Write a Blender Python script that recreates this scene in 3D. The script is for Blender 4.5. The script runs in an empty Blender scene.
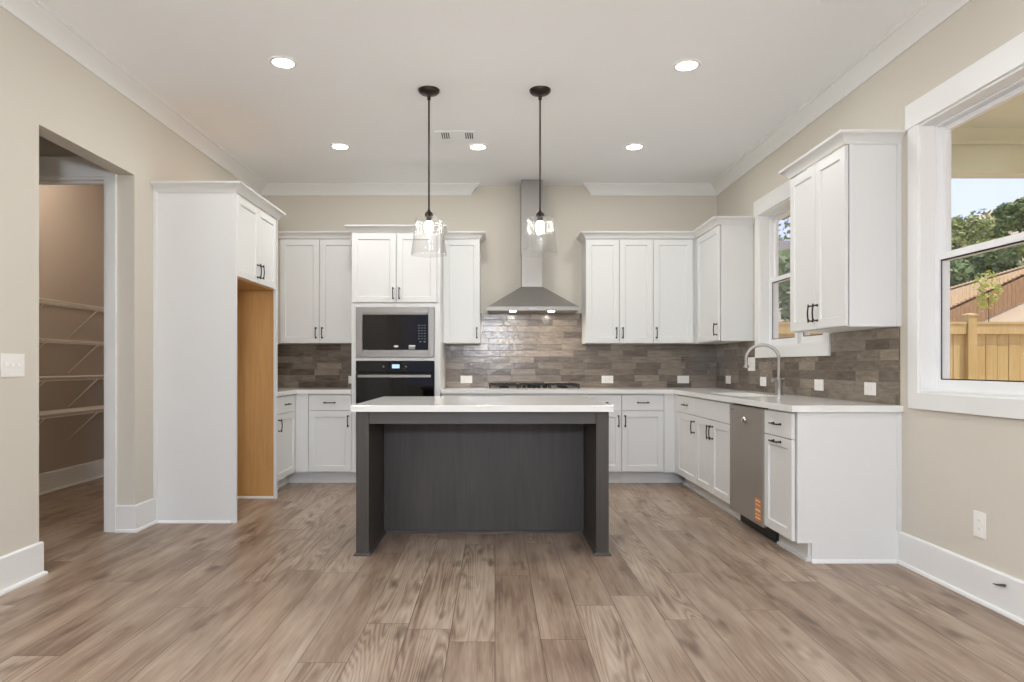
import bpy, bmesh, math, random
from mathutils import Vector, Matrix
random.seed(7)
sc = bpy.context.scene
COL = sc.collection
PI = math.pi

# ------------------------------------------------------------------ camera
FPX, CX, CY, HC = 665.0, 495.0, 366.0, 1.142
cam_d = bpy.data.cameras.new('camera'); cam = bpy.data.objects.new('camera', cam_d); COL.objects.link(cam)
cam_d.sensor_width = 36.0; cam_d.sensor_fit = 'HORIZONTAL'; cam_d.lens = FPX / 1024 * 36.0
cam_d.shift_x = (512 - CX) / 1024; cam_d.shift_y = (CY - 341) / 1024
cam_d.clip_start = 0.05; cam_d.clip_end = 500
cam.location = (0, 0, HC); cam.rotation_euler = (PI / 2, 0, 0)
sc.camera = cam

# ------------------------------------------------------------------ exposure, sky, sun
sc.view_settings.view_transform = 'Standard'; sc.view_settings.look = 'None'
sc.view_settings.gamma = 1.0; sc.view_settings.use_curve_mapping = False
sc.view_settings.exposure = 0.45
SKY, SUN, CAN, CAN_FILL, PEND, FILL_GLOBE = 0.24, 2.9, 6.2, 4.0, 75.0, 138.0
w = bpy.data.worlds.new('sky'); sc.world = w; w.use_nodes = True
nt = w.node_tree; nt.nodes.clear()
sky = nt.nodes.new('ShaderNodeTexSky'); sky.sky_type = 'NISHITA'; sky.sun_disc = False
sky.sun_elevation = math.radians(46); sky.sun_rotation = math.radians(115); sky.altitude = 200
sky.air_density = 1.0; sky.dust_density = 1.5; sky.ozone_density = 1.0
mixs = nt.nodes.new('ShaderNodeMix'); mixs.data_type = 'RGBA'; mixs.inputs[0].default_value = 0.82
bg = nt.nodes.new('ShaderNodeBackground'); wo = nt.nodes.new('ShaderNodeOutputWorld')
nt.links.new(sky.outputs[0], mixs.inputs[6]); mixs.inputs[7].default_value = (2.75, 2.85, 4.5, 1)
nt.links.new(mixs.outputs[2], bg.inputs[0]); bg.inputs[1].default_value = SKY
nt.links.new(bg.outputs[0], wo.inputs[0])
sun_d = bpy.data.lights.new('sun', 'SUN'); sun_d.energy = SUN; sun_d.angle = 0.01; sun_d.color = (1, 0.95, 0.86)
sun = bpy.data.objects.new('sun', sun_d); COL.objects.link(sun); sun.location = (30, -15, 30)
sun.rotation_euler = Vector((0.30, -0.25, 0.92)).to_track_quat('Z', 'Y').to_euler()
sc.cycles.caustics_reflective = False; sc.cycles.caustics_refractive = False
sc.cycles.diffuse_bounces = 6

# ------------------------------------------------------------------ materials
def lin(r, g, b):
    f = lambda c: (c / 255 / 12.92) if c <= 10 else ((c / 255 + .055) / 1.055) ** 2.4
    return (f(r), f(g), f(b), 1)
class NT:
    def __init__(s, name):
        s.m = bpy.data.materials.new(name); s.m.use_nodes = True; s.t = s.m.node_tree
        s.b = s.t.nodes['Principled BSDF']; s.out = s.t.nodes['Material Output']
    def n(s, typ, **kw):
        nd = s.t.nodes.new('ShaderNode' + typ)
        for k, v in kw.items():
            if k.startswith('i_'): nd.inputs[k[2:].replace('_', ' ')].default_value = v
            else: setattr(nd, k, v)
        return nd
    def l(s, a, b): s.t.links.new(a, b)
    def mix(s, fac, a, b, blend='MIX'):
        nd = s.n('Mix', data_type='RGBA', blend_type=blend)
        for idx, v in ((0, fac), (6, a), (7, b)):
            if hasattr(v, 'is_linked') or isinstance(v, bpy.types.NodeSocket): s.l(v, nd.inputs[idx])
            else: nd.inputs[idx].default_value = v
        return nd.outputs[2]
    def math(s, op, a, b=0.0):
        nd = s.n('Math', operation=op)
        for idx, v in ((0, a), (1, b)):
            if isinstance(v, bpy.types.NodeSocket): s.l(v, nd.inputs[idx])
            else: nd.inputs[idx].default_value = v
        return nd.outputs[0]
    def ramp(s, fac, stops):
        nd = s.n('ValToRGB'); e = nd.color_ramp.elements
        while len(e) < len(stops): e.new(0.5)
        for i, (p, c) in enumerate(stops): e[i].position = p; e[i].color = c
        s.l(fac, nd.inputs[0]); return nd.outputs[0]
    def mapuv(s, scale, rot=0, src='UV'):
        tc = s.n('TexCoord'); mp = s.n('Mapping'); s.l(tc.outputs[src], mp.inputs[0])
        mp.inputs['Scale'].default_value = scale; mp.inputs['Rotation'].default_value = (0, 0, rot)
        return mp.outputs[0]
    def bump(s, h, strength, dist=0.01):
        nd = s.n('Bump', i_Strength=strength, i_Distance=dist); s.l(h, nd.inputs['Height'])
        s.l(nd.outputs[0], s.b.inputs['Normal'])

def paint(name, rgb, rough=0.5, var=0.02, metal=0.0, bump=0.0, scale=30, spec=0.5):
    k = NT(name); c = lin(*rgb)
    nz = k.n('TexNoise', i_Scale=scale, i_Detail=3.0); k.l(k.mapuv((1, 1, 1), src='Object'), nz.inputs['Vector'])
    d = tuple(max(0, x * (1 - var * 2)) for x in c[:3]) + (1,)
    k.l(k.mix(nz.outputs[0], d, c), k.b.inputs['Base Color'])
    k.b.inputs['Roughness'].default_value = rough; k.b.inputs['Metallic'].default_value = metal
    k.b.inputs['Specular IOR Level'].default_value = spec
    if bump: k.bump(nz.outputs[0], bump, 0.002)
    return k.m
def emit(name, rgb, strength):
    k = NT(name); c = lin(*rgb); k.b.inputs['Base Color'].default_value = c
    k.b.inputs['Emission Color'].default_value = c; k.b.inputs['Emission Strength'].default_value = strength
    return k.m
def brushed(name, rgb, rough=0.28, scale=(2, 400, 1), metal=.75):
    k = NT(name); c = lin(*rgb)
    nz = k.n('TexNoise', i_Scale=1.0, i_Detail=2.0); k.l(k.mapuv(scale), nz.inputs['Vector'])
    k.l(k.mix(nz.outputs[0], tuple(x * .9 for x in c[:3]) + (1,), c), k.b.inputs['Base Color'])
    k.b.inputs['Metallic'].default_value = metal; k.b.inputs['Roughness'].default_value = rough
    k.bump(nz.outputs[0], 0.05, 0.001); return k.m
def clear_glass(name, tint=(1, 1, 1, 1), ior=1.45, diffuse=0.0):
    k = NT(name); tr = k.n('BsdfTransparent'); tr.inputs[0].default_value = tint
    gl = k.n('BsdfGlossy', i_Roughness=0.02); lw = k.n('LayerWeight', i_Blend=0.5)
    f0 = ((ior - 1) / (ior + 1)) ** 2
    fr = k.math('ADD', k.math('MULTIPLY', k.math('POWER', lw.outputs['Facing'], 5.0), 1 - f0), f0)
    mx = k.n('MixShader'); k.l(fr, mx.inputs[0]); k.l(tr.outputs[0], mx.inputs[1]); k.l(gl.outputs[0], mx.inputs[2])
    last = mx.outputs[0]
    if diffuse:
        df = k.n('BsdfDiffuse'); df.inputs[0].default_value = (.9, .9, .9, 1)
        m2 = k.n('MixShader'); m2.inputs[0].default_value = diffuse; k.l(last, m2.inputs[1]); k.l(df.outputs[0], m2.inputs[2]); last = m2.outputs[0]
    k.l(last, k.out.inputs[0]); return k.m
def wood(name, ca, cb, vert=True, rough=0.45, fine=70, bump=0.05):
    k = NT(name)
    sc_ = (fine, 2.2, 1) if vert else (2.2, fine, 1)
    n1 = k.n('TexNoise', i_Scale=1.0, i_Detail=6.0, i_Roughness=0.65, i_Distortion=0.6); k.l(k.mapuv(sc_), n1.inputs['Vector'])
    n2 = k.n('TexNoise', i_Scale=1.0, i_Detail=3.0); k.l(k.mapuv((5, 1.0, 1) if vert else (1.0, 5, 1)), n2.inputs['Vector'])
    f = k.math('ADD', k.math('MULTIPLY', n1.outputs[0], .6), k.math('MULTIPLY', n2.outputs[0], .4))
    k.l(k.ramp(f, [(0.3, lin(*ca)), (0.7, lin(*cb))]), k.b.inputs['Base Color'])
    k.b.inputs['Roughness'].default_value = rough; k.bump(n1.outputs[0], bump, 0.002); return k.m

def floor_material():
    k = NT('oak plank floor')
    tc = k.n('TexCoord'); sp = k.n('SeparateXYZ'); k.l(tc.outputs['UV'], sp.inputs[0])
    cb = k.n('CombineXYZ'); row = k.math('FLOOR', k.math('DIVIDE', sp.outputs[0], 0.19))
    wn = k.n('TexWhiteNoise', noise_dimensions='1D'); k.l(row, wn.inputs['W'])
    k.l(k.math('ADD', sp.outputs[1], k.math('MULTIPLY', wn.outputs['Value'], 1.5)), cb.inputs[0]); k.l(sp.outputs[0], cb.inputs[1])
    br = k.n('TexBrick', offset=0.0, offset_frequency=2, squash=1.0, i_Scale=1.0, i_Mortar_Size=0.0016, i_Mortar_Smooth=0.2, i_Bias=0.0, i_Brick_Width=1.5, i_Row_Height=0.19)
    br.inputs['Color1'].default_value = (0, 0, 0, 1); br.inputs['Color2'].default_value = (1, 1, 1, 1); br.inputs['Mortar'].default_value = (.5, .5, .5, 1)
    k.l(cb.outputs[0], br.inputs['Vector'])
    r = k.n('SeparateColor'); k.l(br.outputs['Color'], r.inputs[0]); rnd = r.outputs[0]
    wv = k.math('MULTIPLY', rnd, 37.0)
    def noise(sx, sy, det, rough=.6, dist=0.0):
        mp = k.n('Mapping'); k.l(tc.outputs['UV'], mp.inputs[0]); mp.inputs['Scale'].default_value = (sx, sy, 1)
        nz = k.n('TexNoise', noise_dimensions='4D', i_Scale=1.0, i_Detail=det, i_Roughness=rough, i_Distortion=dist)
        k.l(mp.outputs[0], nz.inputs['Vector']); k.l(wv, nz.inputs['W']); return nz.outputs[0]
    big = noise(7, 1.3, 3); fine = noise(95, 3.5, 5, .7, .4); mid = noise(30, 1.6, 4, .6, .3)
    # cathedral grain : contour lines of a stretched noise field
    fld = noise(8, 0.55, 1.5, .4, .2)
    rings = k.math('FRACT', k.math('MULTIPLY', fld, 26.0))
    rings = k.math('ABSOLUTE', k.math('SUBTRACT', rings, 0.5))
    knots = noise(9, 3.0, 2, .5)
    f = k.math('ADD', k.math('MULTIPLY', big, .55), k.math('ADD', k.math('MULTIPLY', fine, .36), k.math('ADD', k.math('MULTIPLY', mid, .20), k.math('MULTIPLY', k.math('MULTIPLY', k.math('SUBTRACT', rings, .25), k.math('GREATER_THAN', rnd, .6)), .30))))
    f = k.math('ADD', f, k.math('MULTIPLY', k.math('SUBTRACT', rnd, .5), .10))
    col = k.ramp(f, [(0.35, lin(90, 70, 56)), (0.48, lin(134, 112, 95)), (0.59, lin(160, 140, 122)), (0.75, lin(182, 165, 148))])
    kn = k.ramp(knots, [(0.60, (0, 0, 0, 1)), (0.74, (1, 1, 1, 1))])
    col = k.mix(k.math('MULTIPLY', kn, .8), col, lin(84, 64, 50))
    col = k.mix(k.math('MULTIPLY', br.outputs['Fac'], .85), col, lin(66, 50, 40))
    k.l(col, k.b.inputs['Base Color'])
    k.l(k.math('ADD', k.math('MULTIPLY', fine, .16), .30), k.b.inputs['Roughness'])
    k.b.inputs['Specular IOR Level'].default_value = 0.4
    k.bump(k.math('SUBTRACT', k.math('MULTIPLY', fine, .3), br.outputs['Fac']), 0.12, 0.002)
    return k.m
def tile_material():
    k = NT('glazed brown wall tile')
    tc = k.n('TexCoord')
    sp = k.n('SeparateXYZ'); k.l(tc.outputs['UV'], sp.inputs[0]); zz = k.math('ADD', sp.outputs[1], -0.914 + 0.0655 * 20)
    wn = k.n('TexWhiteNoise', noise_dimensions='1D'); k.l(k.math('FLOOR', k.math('DIVIDE', zz, 0.0655)), wn.inputs['W'])
    cbt = k.n('CombineXYZ'); k.l(k.math('ADD', sp.outputs[0], k.math('MULTIPLY', wn.outputs['Value'], .26)), cbt.inputs[0]); k.l(zz, cbt.inputs[1])
    br = k.n('TexBrick', offset=0.0, offset_frequency=2, squash=1.0, i_Scale=1.0, i_Mortar_Size=0.0016, i_Mortar_Smooth=0.3, i_Bias=0.0, i_Brick_Width=0.26, i_Row_Height=0.0655)
    br.inputs['Color1'].default_value = (0, 0, 0, 1); br.inputs['Color2'].default_value = (1, 1, 1, 1); br.inputs['Mortar'].default_value = (.5, .5, .5, 1)
    k.l(cbt.outputs[0], br.inputs['Vector'])
    r = k.n('SeparateColor'); k.l(br.outputs['Color'], r.inputs[0]); rnd = r.outputs[0]
    wv = k.math('MULTIPLY', rnd, 31.0)
    mp = k.n('Mapping'); k.l(tc.outputs['UV'], mp.inputs[0]); mp.inputs['Scale'].default_value = (9, 42, 1)
    nz = k.n('TexNoise', noise_dimensions='4D', i_Scale=1.0, i_Detail=4.0, i_Roughness=.6, i_Distortion=.5); k.l(mp.outputs[0], nz.inputs['Vector']); k.l(wv, nz.inputs['W'])
    mp2 = k.n('Mapping'); k.l(tc.outputs['UV'], mp2.inputs[0]); mp2.inputs['Scale'].default_value = (16, 16, 1)
    n2 = k.n('TexNoise', noise_dimensions='4D', i_Scale=1.0, i_Detail=2.0); k.l(mp2.outputs[0], n2.inputs['Vector']); k.l(wv, n2.inputs['W'])
    f = k.math('ADD', k.math('MULTIPLY', nz.outputs[0], .75), k.math('MULTIPLY', rnd, .42))
    col = k.ramp(f, [(0.28, lin(84, 75, 66)), (0.58, lin(122, 111, 99)), (0.9, lin(160, 148, 134))])
    col = k.mix(br.outputs['Fac'], col, lin(112, 103, 95))
    k.l(col, k.b.inputs['Base Color'])
    k.l(k.math('ADD', k.math('MULTIPLY', br.outputs['Fac'], .5), .2), k.b.inputs['Roughness'])
    h = k.math('ADD', k.math('MULTIPLY', br.outputs['Fac'], -1.0), k.math('MULTIPLY', n2.outputs[0], .9))
    h = k.math('ADD', h, k.math('MULTIPLY', rnd, .3))
    k.bump(h, 0.55, 0.004)
    return k.m

M = {}
M['wall'] = paint('greige wall paint', (212, 206, 194), 0.85, .012, bump=.02, scale=60, spec=.2)
M['ceiling'] = paint('ceiling white paint', (247, 249, 251), 0.9, .01, spec=.2)
M['trim'] = paint('white trim paint', (234, 234, 232), 0.4, .01)
M['cab'] = paint('white cabinet paint', (224, 224, 222), 0.38, .01)
M['quartz'] = paint('white quartz', (236, 235, 231), 0.12, .02, scale=14)
M['isl'] = wood('charcoal stained wood', (48, 44, 40), (72, 67, 61), True, .42)
M['isl_h'] = wood('charcoal stained wood across', (60, 56, 53), (78, 73, 69), False, .42)
M['maple'] = wood('natural maple', (190, 140, 82), (214, 166, 106), True, .45, 50)
M['floor'] = floor_material()
M['tile'] = tile_material()
M['steel'] = brushed('brushed steel', (150, 146, 141), .42, (2, 300, 1))
M['steel_v'] = brushed('brushed steel upright', (158, 154, 149), .4, (300, 2, 1))
M['steel_dark'] = brushed('dark stainless door', (166, 159, 151), .5, (300, 2, 1), .55)
M['nickel'] = brushed('brushed nickel', (176, 171, 165), .36, (100, 100, 1))
M['chrome'] = paint('chrome', (225, 225, 225), .08, 0, 1.0)
M['bronze'] = paint('dark bronze', (62, 55, 49), .35, .05, .8)
M['black_glass'] = paint('black glass', (12, 11, 11), .05, .0, spec=.25)
M['mw_glass'] = paint('dark brown oven window', (20, 15, 12), .1, .0, spec=.25)
M['black'] = paint('black plastic', (18, 18, 18), .5, .05)
M['iron'] = paint('cast iron', (34, 30, 28), .6, .1, scale=200)
M['plastic'] = paint('white plastic plate', (238, 236, 231), .35, .0)
M['slot_light'] = paint('grey slot', (176, 174, 168), .6, .0)
M['slot'] = paint('dark slot', (70, 68, 64), .6, .0)
M['grey_mark'] = paint('grey print', (135, 138, 136), .5, .0)
M['sink'] = paint('pale sink enamel', (225, 224, 220), .2, .0)
M['orange'] = paint('orange sticker', (214, 132, 74), .5, .02)
M['label_w'] = paint('sticker print', (238, 214, 180), .5, .0)
M['vinyl'] = paint('white vinyl', (238, 238, 238), .3, .0)
M['pane'] = clear_glass('window pane', (.985, .99, .985, 1), 1.3)
M['shade'] = clear_glass('fluted clear glass', (.95, .95, .945, 1), 1.38, .008)
M['bulb'] = emit('lit bulb', (255, 247, 236), PEND)
M['dome'] = emit('lit pantry dome', (255, 226, 190), 9)
M['globe'] = emit('added fill globe', (232, 243, 255), FILL_GLOBE)
M['can'] = emit('lit downlight lens', (255, 248, 236), 9)
M['hoodlamp'] = emit('lit hood lamp', (255, 240, 215), 9)
M['display'] = emit('lit oven display', (150, 180, 215), .9)
M['cream'] = paint('cream exterior paint', (226, 226, 204), .7, .02)
M['fence'] = wood('fresh pine fence', (180, 152, 94), (208, 182, 124), True, .75, 30, .1)
M['fence_shaded'] = wood('shaded fence boards', (148, 114, 78), (176, 142, 102), True, .8, 8, .1)  # shade on the lower hillside fence is put into the board colour
M['fence_sunlit'] = wood('sunlit fence boards', (214, 186, 142), (236, 212, 172), True, .8, 8, .1)  # paler boards carry painted-in sunlight for the upper hillside fence
M['dirt'] = paint('tan dirt', (206, 184, 148), .95, .12, scale=.6)
M['lawn'] = paint('pale dry lawn', (176, 164, 122), .95, .15, scale=1.5)
M['concrete'] = paint('pale concrete', (205, 202, 195), .85, .06, scale=4)
M['leaf_d'] = paint('dark green leaves', (140, 162, 100), .7, .3, scale=.8)
M['leaf_m'] = paint('mid green leaves', (182, 194, 116), .7, .3, scale=.8)
M['leaf_y'] = paint('young yellow green leaves', (200, 206, 104), .7, .2, scale=4)
M['bark'] = paint('bark', (110, 92, 74), .9, .2, scale=8)
M['roof'] = paint('roof shingle', (120, 112, 104), .9, .1, scale=6)
M['wire'] = paint('white wire coating', (222, 214, 204), .4, .0)
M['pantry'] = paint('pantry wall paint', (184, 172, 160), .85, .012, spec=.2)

# ------------------------------------------------------------------ mesh helpers
def root_loc(o):
    while o.parent: o = o.parent
    return Vector(o.location)
class MB:
    def __init__(s): s.v = []; s.f = []
    def add(s, vs, fs):
        k = len(s.v); s.v += [tuple(v) for v in vs]; s.f += [tuple(i + k for i in f) for f in fs]; return s
    def box(s, x0, x1, y0, y1, z0, z1):
        x0, x1 = sorted((x0, x1)); y0, y1 = sorted((y0, y1)); z0, z1 = sorted((z0, z1))
        return s.add([(x0, y0, z0), (x1, y0, z0), (x1, y1, z0), (x0, y1, z0), (x0, y0, z1), (x1, y0, z1), (x1, y1, z1), (x0, y1, z1)],
                     [(0, 3, 2, 1), (4, 5, 6, 7), (0, 1, 5, 4), (1, 2, 6, 5), (2, 3, 7, 6), (3, 0, 4, 7)])
    def fbox(s, F, u0, u1, v0, v1, n0, n1):
        p = [F(u, v, n) for n in (n0, n1) for (u, v) in ((u0, v0), (u1, v0), (u1, v1), (u0, v1))]
        return s.add(p, [(0, 3, 2, 1), (4, 5, 6, 7), (0, 1, 5, 4), (1, 2, 6, 5), (2, 3, 7, 6), (3, 0, 4, 7)])
    def loft(s, rings, cap0=True, cap1=True, closed=True):
        n = len(rings[0]); vs = [p for r in rings for p in r]; fs = []
        for i in range(len(rings) - 1):
            for j in range(n if closed else n - 1):
                a, b = i * n + j, i * n + (j + 1) % n
                fs.append((a, b, b + n, a + n))
        if cap0: fs.append(tuple(range(n))[::-1])
        if cap1: fs.append(tuple((len(rings) - 1) * n + j for j in range(n)))
        return s.add(vs, fs)
    def tube(s, pts, r, seg=10, r1=None):
        pts = [Vector(p) for p in pts]; rings = []; up = Vector((0.123, 0.31, 0.94)).normalized(); prev = None
        for i, p in enumerate(pts):
            d = ((pts[min(i + 1, len(pts) - 1)] - p).normalized() + (p - pts[max(i - 1, 0)]).normalized())
            d = d.normalized()
            a = (prev - d * prev.dot(d)) if prev is not None else d.cross(up)
            if a.length < 1e-6: a = d.orthogonal()
            a.normalize(); prev = a.copy(); b = d.cross(a)
            rr = r if not isinstance(r, (list, tuple)) else r[i]
            rings.append([p + (a * math.cos(t) + b * math.sin(t)) * rr for t in (2 * PI * j / seg for j in range(seg))])
        return s.loft(rings)
    def lathe(s, c, prof, seg=32, axis='z', cap0=True, cap1=True):
        c = Vector(c); rings = []
        for r, h in prof:
            ring = []
            for j in range(seg):
                t = 2 * PI * j / seg; a, b = r * math.cos(t), r * math.sin(t)
                ring.append(c + (Vector((a, b, h)) if axis == 'z' else Vector((h, a, b)) if axis == 'x' else Vector((a, h, b))))
            rings.append(ring)
        return s.loft(rings, cap0, cap1)
    def prism(s, poly, axis, a0, a1):
        def P(p, a): return (p[0], p[1], a) if axis == 'z' else (p[0], a, p[1]) if axis == 'y' else (a, p[0], p[1])
        return s.loft([[P(p, a0) for p in poly], [P(p, a1) for p in poly]])
    def sweep(s, prof, path, side):
        """prof [(out, z)] swept along a plan path of (x, y) with mitred corners; side +1 = left of travel."""
        path = [Vector((p[0], p[1])) for p in path]; rings = []
        nn = []
        for a, b in zip(path[:-1], path[1:]):
            d = (b - a).normalized(); nn.append(Vector((-d.y, d.x)) * side)
        for i, p in enumerate(path):
            n0 = nn[max(i - 1, 0)]; n1 = nn[min(i, len(nn) - 1)]
            m = n0 + n1; m = m / (m.dot(n1))
            rings.append([(p.x + m.x * o, p.y + m.y * o, z) for o, z in prof])
        return s.loft(rings)
    def build(s, name, mat, parent=None, smooth=False, bevel=0.0):
        off = root_loc(parent) if parent else Vector((0, 0, 0))
        me = bpy.data.meshes.new(name); me.from_pydata([Vector(v) - off for v in s.v], [], s.f)
        bm = bmesh.new(); bm.from_mesh(me); bmesh.ops.recalc_face_normals(bm, faces=bm.faces[:])
        uv = bm.loops.layers.uv.new('uv')
        for f in bm.faces:
            n = f.normal; ax, ay, az = abs(n.x), abs(n.y), abs(n.z)
            for lp in f.loops:
                c = lp.vert.co + off
                lp[uv].uv = (c.x, c.y) if az >= ax and az >= ay else (c.x, c.z) if ay >= ax else (c.y, c.z)
            f.smooth = smooth
        bm.to_mesh(me); bm.free(); me.materials.append(mat)
        o = bpy.data.objects.new(name, me); COL.objects.link(o)
        if parent: o.parent = parent
        if bevel:
            b = o.modifiers.new('bevel', 'BEVEL'); b.width = bevel; b.segments = 2; b.limit_method = 'ANGLE'
        if smooth and len(me.polygons) > 6:
            me.set_sharp_from_angle(angle=math.radians(40))
        return o
def tag(o, label=None, cat=None, group=None, kind=None):
    if label: o['label'] = label
    if cat: o['category'] = cat
    if group: o['group'] = group
    if kind: o['kind'] = kind
    return o
def thing(name, label, cat, loc, group=None):
    o = bpy.data.objects.new(name, None); COL.objects.link(o); o.location = loc; o.empty_display_size = .1
    return tag(o, label, cat, group)
def struct(o): return tag(o, kind='structure')
def sroot(name, loc):
    o = bpy.data.objects.new(name, None); COL.objects.link(o); o.location = loc; return struct(o)
def dup(root, loc, label, group=None):
    r = root.copy(); COL.objects.link(r); r.location = loc; r['label'] = label
    if group: r['group'] = group
    for ch in list(root.children):
        c = ch.copy(); COL.objects.link(c); c.parent = r
        for g in list(ch.children):
            d = g.copy(); COL.objects.link(d); d.parent = c
    return r
def light(name, typ, energy, loc, color, parent=None, **kw):
    d = bpy.data.lights.new(name, typ); d.energy = energy; d.color = color
    for k_, v in kw.items(): setattr(d, k_, v)
    o = bpy.data.objects.new(name, d); COL.objects.link(o)
    if parent: o.parent = parent; o.location = Vector(loc) - root_loc(parent)
    else: o.location = loc
    return o
def frame(ox, oy, ud, nd):
    return lambda u, v, n: Vector((ox + ud[0] * u + nd[0] * n, oy + ud[1] * u + nd[1] * n, v))

# ------------------------------------------------------------------ main dimensions (metres)
XL, XR, YB, ZC, YR = -2.485, 2.356, 7.052, 3.055, -3.2     # left wall, right wall, back wall, ceiling, rear wall
YE = 3.86                                                   # end of the right-hand cabinet run
YD, YU = 6.419, 6.727                                       # door planes of back base and back wall cabinets
XD, XU = 1.731, 2.033                                       # door planes on the right-hand run
WT = 0.12
# ------------------------------------------------------------------ room shell
struct(MB().box(-6.2, XR + .15, YR - .1, YB + .12, -.1, 0).build('floor', M['floor']))
struct(MB().box(-6.2, XR + .15, YR - .1, YB + .12, ZC, ZC + .12).build('ceiling', M['ceiling']))
b = MB(); b.box(XL - WT, XL, YR, 3.624, 0, ZC).box(XL - WT, XL, 3.624, 4.584, 2.459, ZC).box(XL - WT, XL, 4.584, YB, 0, ZC)
struct(b.build('wall_left', M['wall']))
struct(MB().box(-6.2, XR + .15, YB, YB + .12, 0, ZC).build('wall_back', M['wall']))
W1 = (1.75, 3.678, 0.995, 2.478)       # big window opening  y0 y1 z0 z1
W2 = (4.735, 5.89, 1.302, 2.478)       # window over the sink
b = MB(); X0, X1 = XR, XR + .15
b.box(X0, X1, YR, W1[0], 0, ZC).box(X0, X1, W1[0], W1[1], 0, W1[2]).box(X0, X1, W1[0], W1[1], W1[3], ZC)
b.box(X0, X1, W1[1], W2[0], 0, ZC).box(X0, X1, W2[0], W2[1], 0, W2[2]).box(X0, X1, W2[0], W2[1], W2[3], ZC).box(X0, X1, W2[1], YB, 0, ZC)
struct(b.build('wall_right', M['wall']))
b = MB(); b.box(XL, -2.2, YR - .1, YR, 0, ZC).box(2.05, XR, YR - .1, YR, 0, ZC).box(-2.2, 2.05, YR - .1, YR, 2.75, ZC)
struct(b.build('wall_rear', M['wall']))
r = sroot('door_3', (0, YR, 0)); b = MB()
for x in (-2.2, -.81, .61, 1.99): b.box(x, x + .06, YR - .08, YR - .02, 0, 2.75)
b.box(-2.2, 2.05, YR - .08, YR - .02, 2.69, 2.75); b.build('door_frame', M['vinyl'], r)

# hallway and pantry beyond the left opening
struct(MB().box(-6.1, XL - WT, 3.30, 3.40, 0, ZC).build('wall_hall', M['wall']))
struct(MB().box(-6.2, -6.1, 3.30, YB, 0, ZC).build('wall_hall_end', M['wall']))
b = MB(); b.box(XL - WT, -2.676, 4.584, 4.70, 0, ZC).box(-2.676, -3.46, 4.584, 4.70, 2.44, ZC).box(-3.46, -6.1, 4.584, 4.70, 0, ZC)
struct(b.build('wall_pantry_front', M['wall']))
struct(MB().box(-4.17, -4.05, 4.70, YB, 0, ZC).build('wall_pantry_left', M['pantry']))
struct(MB().box(-4.05, XL - WT, 6.92, YB, 0, ZC).build('wall_pantry_back', M['pantry']))
r = sroot('door_2', (-3.08, 4.584, 0)); b = MB()
b.box(-2.673, -2.605, 4.564, 4.584, 0, 2.44).box(-3.555, -3.463, 4.564, 4.584, 0, 2.44).box(-3.57, -2.602, 4.560, 4.584, 2.44, 2.58)
b.build('door_casing', M['trim'], r, bevel=.002)
b = MB(); b.box(-2.676, -2.691, 4.575, 4.71, 0, 2.425).box(-3.46, -3.445, 4.575, 4.71, 0, 2.425).box(-3.46, -2.676, 4.575, 4.71, 2.425, 2.44)
b.box(-2.691, -2.701, 4.62, 4.65, 0, 2.415).box(-3.445, -3.435, 4.62, 4.65, 0, 2.415).box(-3.445, -2.691, 4.62, 4.65, 2.41, 2.425)
b.build('door_jamb', M['trim'], r)

# crown, baseboards
CROWN = [(0, 0), (.012, 0), (.016, .012), (.024, .024), (.045, .045), (.075, .07), (.092, .08), (.098, .088), (.112, .090), (.116, .105), (0, .105)]
def zoff(p, z): return [(o, z + h) for o, h in p]
cp = zoff([(o * .86, h) for o, h in CROWN], ZC - .105)
struct(MB().sweep(cp, [(XL, YR), (XL, YB), (-.262, YB), (-.262, YB + .1)], -1).build('trim_1', M['trim'], smooth=True))
struct(MB().sweep(cp, [(1.022, YB + .1), (1.022, YB), (XR, YB), (XR, YR)], -1).build('trim_2', M['trim'], smooth=True))
BASE = [(0, 0), (.03, 0), (.03, .008), (.026, .016), (.016, .021), (.016, .176), (.010, .184), (0, .184)]
struct(MB().sweep(BASE, [(XL, YR), (XL, 3.624), (XL - WT, 3.624)], -1).build('baseboard_left', M['trim']))
struct(MB().sweep(BASE, [(XL - WT, 4.584), (XL, 4.584), (XL, 4.841)], -1).build('baseboard_left_far', M['trim']))
struct(MB().sweep(BASE, [(XR, YE - .002), (XR, YR)], -1).build('baseboard_right', M['trim']))
struct(MB().sweep(BASE, [(-4.05, 4.70), (-4.05, 6.92), (XL - WT, 6.92)], -1).build('baseboard_pantry', M['trim']))
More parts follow.
